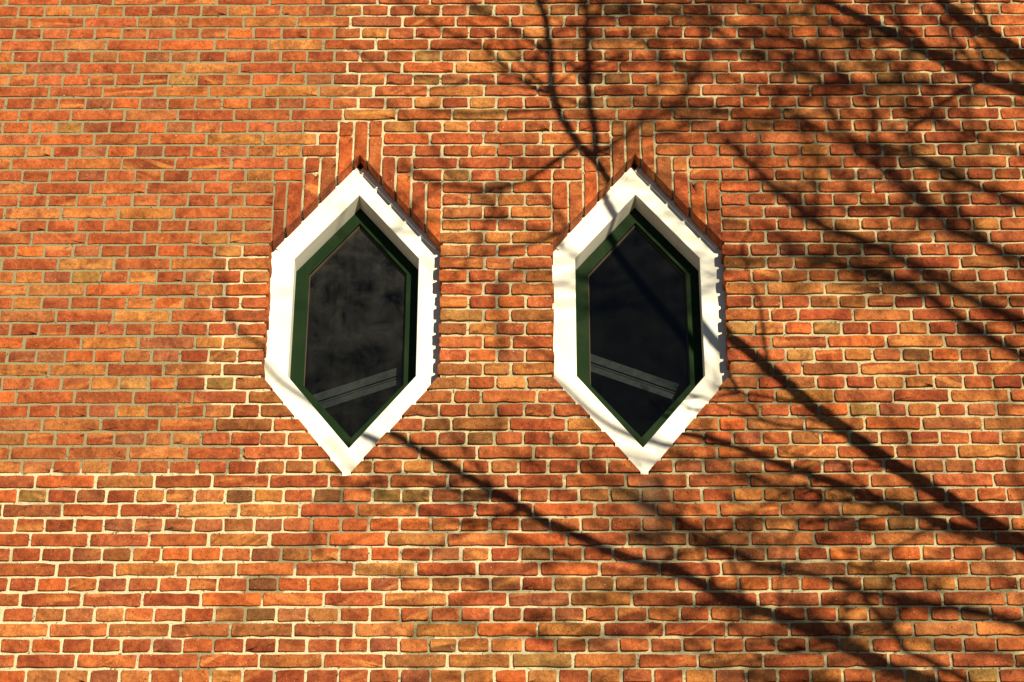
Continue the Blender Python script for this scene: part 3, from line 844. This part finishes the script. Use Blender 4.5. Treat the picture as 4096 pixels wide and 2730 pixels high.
def window(cx0, label, glass):
    w = empty('hexagonal_window', (0, 0, 0))
    tag(w, label, 'window', 'hexagonal windows in the brick wall')
    boards = ring_boards('frame_board', SURR_OUT, FRAME, D1, 0.21, M_WHITE, w, cx0, 3.0, 0.15)
    drip(-1, boards[5], cx0); drip(1, boards[0], cx0)
    ring_boards('sash_rail', SASH_OUT, GLASS, D2, 0.19, M_GREEN, w, cx0, 2.5, 0.15)
    pane = flat_hex('pane', PANE, D3, D3 + 0.003, glass, w, cx0)
    ring_boards('glazing_bead', (194.0, -1024.0, -1275.0, -1802.0, -2046.0), BEAD, D3 - 0.006, D3 + 0.004, M_PUTTY, pane, cx0, 1.0, 0.1)
    return w


window(WINDOWS[0], 'left hexagonal window, white surround and green sash round hazy dusty glass', M_GLASS_HAZY)
window(WINDOWS[1], 'right hexagonal window, white surround crossed by a thick branch shadow, dark clear glass', M_GLASS_CLEAR)

# ---- what is seen through the panes: a dark loft and a sloping grooved beam behind each window
lv = []
lx0, lx1, ly0, ly1, lz0, lz1 = -2.4, 2.2, 0.215, 3.2, Z0 - 3.2, Z0 + 1.6
for y in (ly0, ly1):
    lv += [(lx0, y, lz0), (lx1, y, lz0), (lx1, y, lz1), (lx0, y, lz1)]
loft = mesh_obj('loft_interior', lv, [(4, 5, 6, 7), (0, 4, 7, 3), (1, 2, 6, 5), (3, 7, 6, 2), (0, 1, 5, 4)], M_ROOM)
tag(loft, kind='structure')


def beam(p0, p1, label):
    root = empty('roof_beam', (0, 0, 0))
    tag(root, label, 'beam', 'sloping beams in the loft')
    (xa, za), (xb, zb) = p0, p1
    ex, ez = xb - xa, zb - za
    l = math.hypot(ex, ez); ex, ez = ex / l, ez / l
    nx, nz = -ez, ex
    for (d0, d1, yy) in ((-30, -8, 0.232), (-5, 0, 0.238), (3, 9, 0.238), (12, 46, 0.232)):
        v = []
        for y in (yy, yy + 0.09):
            for (t, d) in ((0, d0), (l, d0), (l, d1), (0, d1)):
                v.append(((xa + ex * t + nx * d) / 1000, y, Z0 + (za + ez * t + nz * d) / 1000))
        f = [(0, 1, 2, 3), (7, 6, 5, 4), (0, 4, 5, 1), (1, 5, 6, 2), (2, 6, 7, 3), (3, 7, 4, 0)]
        mesh_obj('board', v, f, M_BEAM, root)


beam((-875, -1857), (-450, -1690), 'grooved grey beam rising to the right behind the left window glass')
beam((185, -1628), (562, -1787), 'grooved grey beam falling to the right behind the right window glass')

# ------------------------------------------------------------------ the bare trees whose branches shade the wall
# A branch is given by where its shadow lies on the wall (mm), how far out it hangs towards the sun (m), and its radius (mm)


def tube(path, sides=7):
    """path: [(Vector, radius m)] -> verts, faces"""
    v, f = [], []
    n = len(path)
    for i, (p, r) in enumerate(path):
        a = path[max(0, i - 1)][0]; b = path[min(n - 1, i + 1)][0]
        t = (b - a).normalized()
        ref = Vector((0, 0, 1)) if abs(t.z) < 0.9 else Vector((1, 0, 0))
        s = t.cross(ref).normalized(); u = s.cross(t)
        for k in range(sides):
            an = 2 * math.pi * k / sides
            v.append(tuple(p + (s * math.cos(an) + u * math.sin(an)) * r))
    for i in range(n - 1):
        for k in range(sides):
            j = (k + 1) % sides
            f.append((i * sides + k, i * sides + j, (i + 1) * sides + j, (i + 1) * sides + k))
    f.append(tuple(range(sides - 1, -1, -1))); f.append(tuple(range((n - 1) * sides, n * sides)))
    return v, f


def hang(x, z, dist):
    return Vector((x / 1000, 0, Z0 + z / 1000)) + SUN * dist


def smooth_path(pts, n=4):
    out = []
    for i in range(len(pts) - 1):
        p0, p1, p2, p3 = pts[max(0, i - 1)], pts[i], pts[i + 1], pts[min(len(pts) - 1, i + 2)]
        for k in range(n):
            t = k / n
            q = []
            for a in range(4):
                q.append(0.5 * (2 * p1[a] + (p2[a] - p0[a]) * t + (2 * p0[a] - 5 * p1[a] + 4 * p2[a] - p3[a]) * t * t
                                + (3 * p1[a] - p0[a] - 3 * p2[a] + p3[a]) * t ** 3))
            out.append(q)
    out.append(list(pts[-1]))
    return out


def branch(parent, pts, d0, d1, r0, r1, end=None, er=None):
    """pts: shadow points thin end first; end: trunk point the thick end grows from"""
    n = len(pts)
    raw = []
    for i, (x, z) in enumerate(pts):
        t = i / (n - 1)
        raw.append((x + R.uniform(-3, 3), z + R.uniform(-3, 3), d0 + (d1 - d0) * t, r0 + (r1 - r0) * t))
    path = [(hang(x, z, d), max(0.0015, r / 1000 * R.uniform(0.93, 1.07))) for (x, z, d, r) in smooth_path(raw, 3)]
    if end is not None:
        a = path[-1][0]
        dirv = (path[-1][0] - path[-4][0]).normalized()
        L = (end - a).length
        for k in range(1, 7):
            t = k / 6
            h1 = a + dirv * L * 0.5
            p = a * (1 - t) ** 2 + h1 * 2 * t * (1 - t) + end * t * t
            path.append((p, r1 / 1000 + ((er or r1 * 1.2) - r1) / 1000 * t))
    v, f = tube(path, 8)
    return mesh_obj('branch', v, f, M_BARK, parent, True)


BB = [(-593, -2068), (-517, -2113), (-422, -2179), (-318, -2244), (-226, -2307), (-130, -2370), (-49, -2425), (30, -2482), (109, -2531),
      (214, -2579), (302, -2629), (395, -2665), (499, -2695), (552, -2726), (628, -2767), (719, -2826), (805, -2862), (881, -2891),
      (957, -2927), (1031, -2962), (1096, -3002), (1179, -3049), (1252, -3095), (1350, -3141), (1468, -3196)]
BD = [(1182, -2796), (1219, -2863), (1267, -2915), (1303, -2974), (1314, -3021), (1368, -3055), (1432, -3090), (1533, -3157), (1600, -3210)]
BF = [(1012, 146), (1113, 83), (1222, 20), (1303, -29), (1390, -92), (1475, -148), (1560, -211), (1644, -274), (1728, -328), (1811, -383),
      (1896, -422), (2009, -468), (2108, -521)]
BG = [(1500, 330), (1580, 220), (1647, 129), (1716, 18), (1753, -46), (1824, -118), (1891, -173), (1961, -237), (2026, -298), (2121, -403)]

BA = [(255, -815), (311, -925), (361, -1025), (417, -1124), (492, -1247), (566, -1368), (639, -1487), (703, -1593), (758, -1674), (832, -1747), (910,
      -1834), (987, -1920), (1064, -2005), (1140, -2075), (1235, -2166), (1343, -2261), (1443, -2342), (1542, -2422), (1641, -2497), (1738, -2571), (1831,
      -2648)]
BC = [(-72, -1661), (5, -1719), (105, -1799), (169, -1865), (248, -1959), (340, -2037), (450, -2093), (542, -2118), (648, -2136), (767, -2182), (886,
      -2237), (1045, -2310), (1200, -2379), (1406, -2466), (1507, -2515), (1660, -2569), (1739, -2585)]
BH = [(19, 191), (42, 24), (69, -79), (86, -199), (91, -331), (96, -446), (119, -554), (159, -659), (204, -749), (255, -815)]
BI = [(237, 191), (238, 23), (242, -136), (240, -292), (243, -446), (248, -561), (263, -673), (266, -786), (259, -824)]
K1 = [(781, 133), (766, 21), (740, -116), (705, -238), (688, -335), (667, -425), (630, -504), (577, -571), (507, -615), (438, -647), (377, -712),
      (325, -761), (255, -805)]
K2 = [(1266, 47), (1158, -35), (1048, -96), (958, -130), (877, -188), (807, -251), (733, -318), (673, -418)]
K3 = [(560, 78), (567, -60), (542, -183), (549, -304), (535, -424), (492, -542), (441, -643)]
J1 = [(-640, 110), (-536, 15), (-419, -79), (-304, -166), (-198, -225), (-110, -322), (-14, -413), (55, -468), (100, -488)]
J2 = [(-326, 109), (-244, 14), (-155, -69), (-94, -103), (3, -196), (48, -242), (89, -289)]
T1 = [(-417, -565), (-340, -578), (-215, -590), (-92, -579), (17, -573), (120, -556)]
T2 = [(-511, -847), (-402, -916), (-284, -959), (-166, -970), (-65, -949), (16, -918), (116, -824), (204, -751)]
T3 = [(-273, -823), (-222, -949), (-132, -1076), (-48, -1139), (35, -1170), (159, -1203), (241, -1252), (316, -1283), (404, -1283), (492, -1249)]
T4 = [(-109, -1765), (-105, -1614), (-125, -1508), (-101, -1402), (-14, -1366), (141, -1378), (276, -1403), (430, -1391), (566, -1370)]
BN = [(59, -2125), (152, -2202), (243, -2290), (333, -2365), (432, -2430), (627, -2578), (830, -2683), (1017, -2724), (1192, -2786), (1331, -2827),
      (1480, -2858), (1637, -2889), (1753, -2939), (1840, -2979)]
BR = [(-1222, -1266), (-1184, -1399), (-1166, -1541), (-1101, -1658), (-1002, -1728), (-912, -1831), (-766, -1945), (-593, -2068)]
S1 = [(1287, -725), (1331, -802), (1430, -904), (1545, -1016), (1625, -1141), (1797, -1262), (1920, -1323), (2014, -1383)]
S2 = [(787, -724), (875, -846), (948, -946), (1006, -1015), (1136, -1151), (1269, -1216), (1404, -1286), (1532, -1382), (1667, -1489), (1803, -1572),
      (1984, -1666)]
S3 = [(1006, -1284), (1149, -1333), (1321, -1367), (1478, -1453), (1612, -1572), (1788, -1723), (1965, -1838)]
S4 = [(996, -543), (1141, -648), (1237, -725), (1385, -751), (1530, -803), (1718, -930), (1905, -1030), (2045, -1104)]

tree = empty('bare_tree', tuple(Vector((4.35, -3.9, 0))))
tree_off = Vector((4.35, -3.9, 0))
tag(tree, 'leafless tree standing right of the windows, its nearest boughs drawing sharp shadows', 'tree')
TR = [((4.35, -3.90, -0.1), .24), ((4.33, -3.90, 1.5), .20), ((4.36, -3.93, 3.2), .18), ((4.30, -3.88, 4.8), .165), ((4.25, -3.86, 6.2), .15),
      ((4.30, -3.90, 7.6), .125), ((4.22, -3.84, 9.0), .10), ((4.25, -3.82, 10.3), .075), ((4.15, -3.80, 11.6), .04), ((4.05, -3.7, 12.6), .012)]
parts = []
v, f = tube([(Vector(p), r) for p, r in TR], 12)
parts.append(mesh_obj('trunk', v, f, M_BARK, tree, True))
parts.append(branch(tree, BA, 2.4, 2.7, 14, 38, Vector((4.25, -3.86, 6.0)), 62))
parts.append(branch(tree, BC, 4.6, 2.7, 7, 26, hang(1850, -2665, 2.7), 24))
parts.append(branch(tree, BB, 3.3, 3.7, 17, 34, Vector((4.28, -3.87, 5.2)), 48))
parts.append(branch(tree, BR, 6.5, 3.4, 8, 12))
parts.append(branch(tree, BN, 7.0, 5.2, 14, 26, Vector((4.28, -3.87, 5.6)), 44))
parts.append(branch(tree, BD, 3.9, 4.0, 11, 17, hang(1900, -3330, 4.05), 14))
parts.append(branch(tree, BF, 3.0, 3.3, 19, 40, Vector((4.28, -3.88, 8.0)), 45))
parts.append(branch(tree, BG, 3.0, 3.3, 20, 44, Vector((4.26, -3.88, 8.3)), 42))
parts.append(branch(tree, BH, 3.0, 2.5, 14, 18))
parts.append(branch(tree, BI, 5.2, 2.5, 17, 16))
parts.append(branch(tree, K1, 8.6, 3.6, 15, 13))
parts.append(branch(tree, K2, 9.5, 7.0, 12, 12))
parts.append(branch(tree, K3, 9.0, 5.0, 12, 10))
parts.append(branch(tree, J1, 6.0, 3.2, 10, 11))
parts.append(branch(tree, J2, 6.4, 3.2, 12, 11))
parts.append(branch(tree, T1, 6.5, 3.1, 14, 10))
parts.append(branch(tree, T2, 6.4, 3.05, 14, 12))
parts.append(branch(tree, T3, 6.5, 4.5, 10, 9))
parts.append(branch(tree, T4, 8.0, 5.5, 15, 8))


def grow(parts, root, start, ang, length, r, dist, depth, rnd, bend=0.0, end=None, name='branch', drift=0.0):
    """a bough growing in the plane across the sun, with side shoots (angles in degrees, mm)"""
    n = max(4, int(length / 150))
    x, z = start
    pts = [(x, z, dist, r)]
    a = ang
    for k in range(n):
        t = (k + 1) / n
        a += rnd.gauss(0, 6) + bend / n
        x += math.cos(math.radians(a)) * length / n; z += math.sin(math.radians(a)) * length / n
        pts.append((x, z, dist + drift * t + rnd.gauss(0, 0.02), r * (1 - 0.55 * t)))
        if depth > 0 and k > 0 and rnd.random() < 0.76:
            side = rnd.choice((-1, 1))
            grow(parts, root, (x, z), a + (rnd.uniform(18, 42) if side > 0 and a < 185 else -rnd.uniform(22, 58)), length * rnd.uniform(0.28, 0.5) * (1.1 - 0.4 * t),
                 r * (1 - 0.7 * t) * 0.62, dist + drift * t, depth - 1, rnd, name=name, drift=rnd.uniform(-0.5, 0.5))
    path = [(hang(px, pz, pd), max(0.005 if name == 'twig' else 0.008, pr * (1.0 if name == 'twig' else 1.35) / 1000)) for (px, pz, pd, pr) in smooth_path(pts, 2)]
    if end is not None: path = [(end, r * 1.35 / 1000)] + path
    v, f = tube(path, 6)
    parts.append(mesh_obj(name, v, f, M_BARK, root, True))


# side twigs springing from the boughs of the near tree
rt_ = random.Random(12)
for pts, d0, d1, r0, n in ((BA[9:], 2.5, 2.7, 7, 6), (BC[7:], 3.8, 2.7, 7, 6), (BB[3:], 3.5, 3.8, 8, 12), (BN[4:], 6.5, 5.2, 9, 10), (K1[:8], 8.6, 5.0, 8, 9),
                           (K2, 9.5, 7.0, 10, 4), (BH[:8], 3.0, 2.6, 8, 5), (BI[:7], 5.2, 2.9, 8, 8), (S1, 5.6, 6.4, 9, 10), (S2, 5.2, 6.0, 9, 13), (S3, 6.0, 6.8, 9, 9), (S4, 6.2, 7.0, 9, 10), (T2, 6.4, 3.05, 10, 3), (T3, 6.0, 3.05, 10, 3),
                           (BF, 3.2, 3.6, 12, 5), (BG, 3.1, 3.5, 12, 3), (J1, 6.0, 3.2, 9, 3)):
    for k in range(n):
        q = rt_.uniform(0.05, 0.85) * (len(pts) - 1)
        i = int(q); t = q - i
        (ax, az), (bx, bz) = pts[i], pts[i + 1]
        ang = math.degrees(math.atan2(az - bz, ax - bx)) + rt_.choice((-1, 1)) * rt_.uniform(22, 62)
        grow(parts, tree, (ax + (bx - ax) * t, az + (bz - az) * t), ang, rt_.uniform(260, 720), r0 * rt_.uniform(0.8, 1.3),
             d0 + (d1 - d0) * q / (len(pts) - 1), 1, rt_, rt_.uniform(-30, 30), name='twig', drift=rt_.uniform(-0.2, 1.4))

far = empty('bare_tree', (5.7, -6.35, 0))
tag(far, 'larger leafless tree farther from the wall, its boughs blurring into soft shadows', 'tree')
FT = [((5.7, -6.35, -0.1), .28), ((5.73, -6.35, 2.0), .25), ((5.66, -6.3, 4.2), .22), ((5.7, -6.28, 6.2), .20), ((5.64, -6.3, 8.2), .16),
      ((5.68, -6.26, 10.0), .11), ((5.62, -6.22, 11.8), .07), ((5.5, -6.2, 13.2), .02)]
fparts = []
v, f = tube([(Vector(p), r) for p, r in FT], 12)
fparts.append(mesh_obj('trunk', v, f, M_BARK, far, True))
rf = random.Random(21)
for pts, d0, r0, k in ((S1, 5.6, 17, 7.6), (S2, 5.2, 17, 7.0), (S3, 6.0, 18, 6.6), (S4, 6.2, 17, 8.2)):
    fparts.append(branch(far, pts, d0, d0 + 0.8, r0, r0 * 1.7, Vector((5.67, -6.28, k)), r0 * 2.6))
for (sx, sz, ang, ln, rr, dd) in ((2500, -2950, 156, 1900, 16, 6.6),
                                  (2500, -1750, 150, 2000, 15, 6.9), (2500, -1100, 150, 2300, 16, 6.4),
                                  (2500, -500, 154, 2300, 16, 6.7), (2500, 0, 160, 2500, 18, 6.2), (2500, -3400, 158, 2200, 19, 6.8), (2500, -2700, 168, 2700, 13, 5.8),
                                  (2500, -1900, 165, 2900, 12, 6.0), (2500, -800, 152, 2100, 18, 6.1)):
    p = hang(sx, sz, dd)
    k = min(max(p.z - 0.9, 3.5), 12.0)
    grow(fparts, far, (sx, sz), ang, ln, rr * 0.82, dd, 2, rf, rf.uniform(-12, 12), end=Vector((5.67, -6.28, k)))
for root, off in ((tree, Vector((4.35, -3.9, 0))), (far, Vector((5.7, -6.35, 0)))):
    for o in root.children:
        o.location = -off
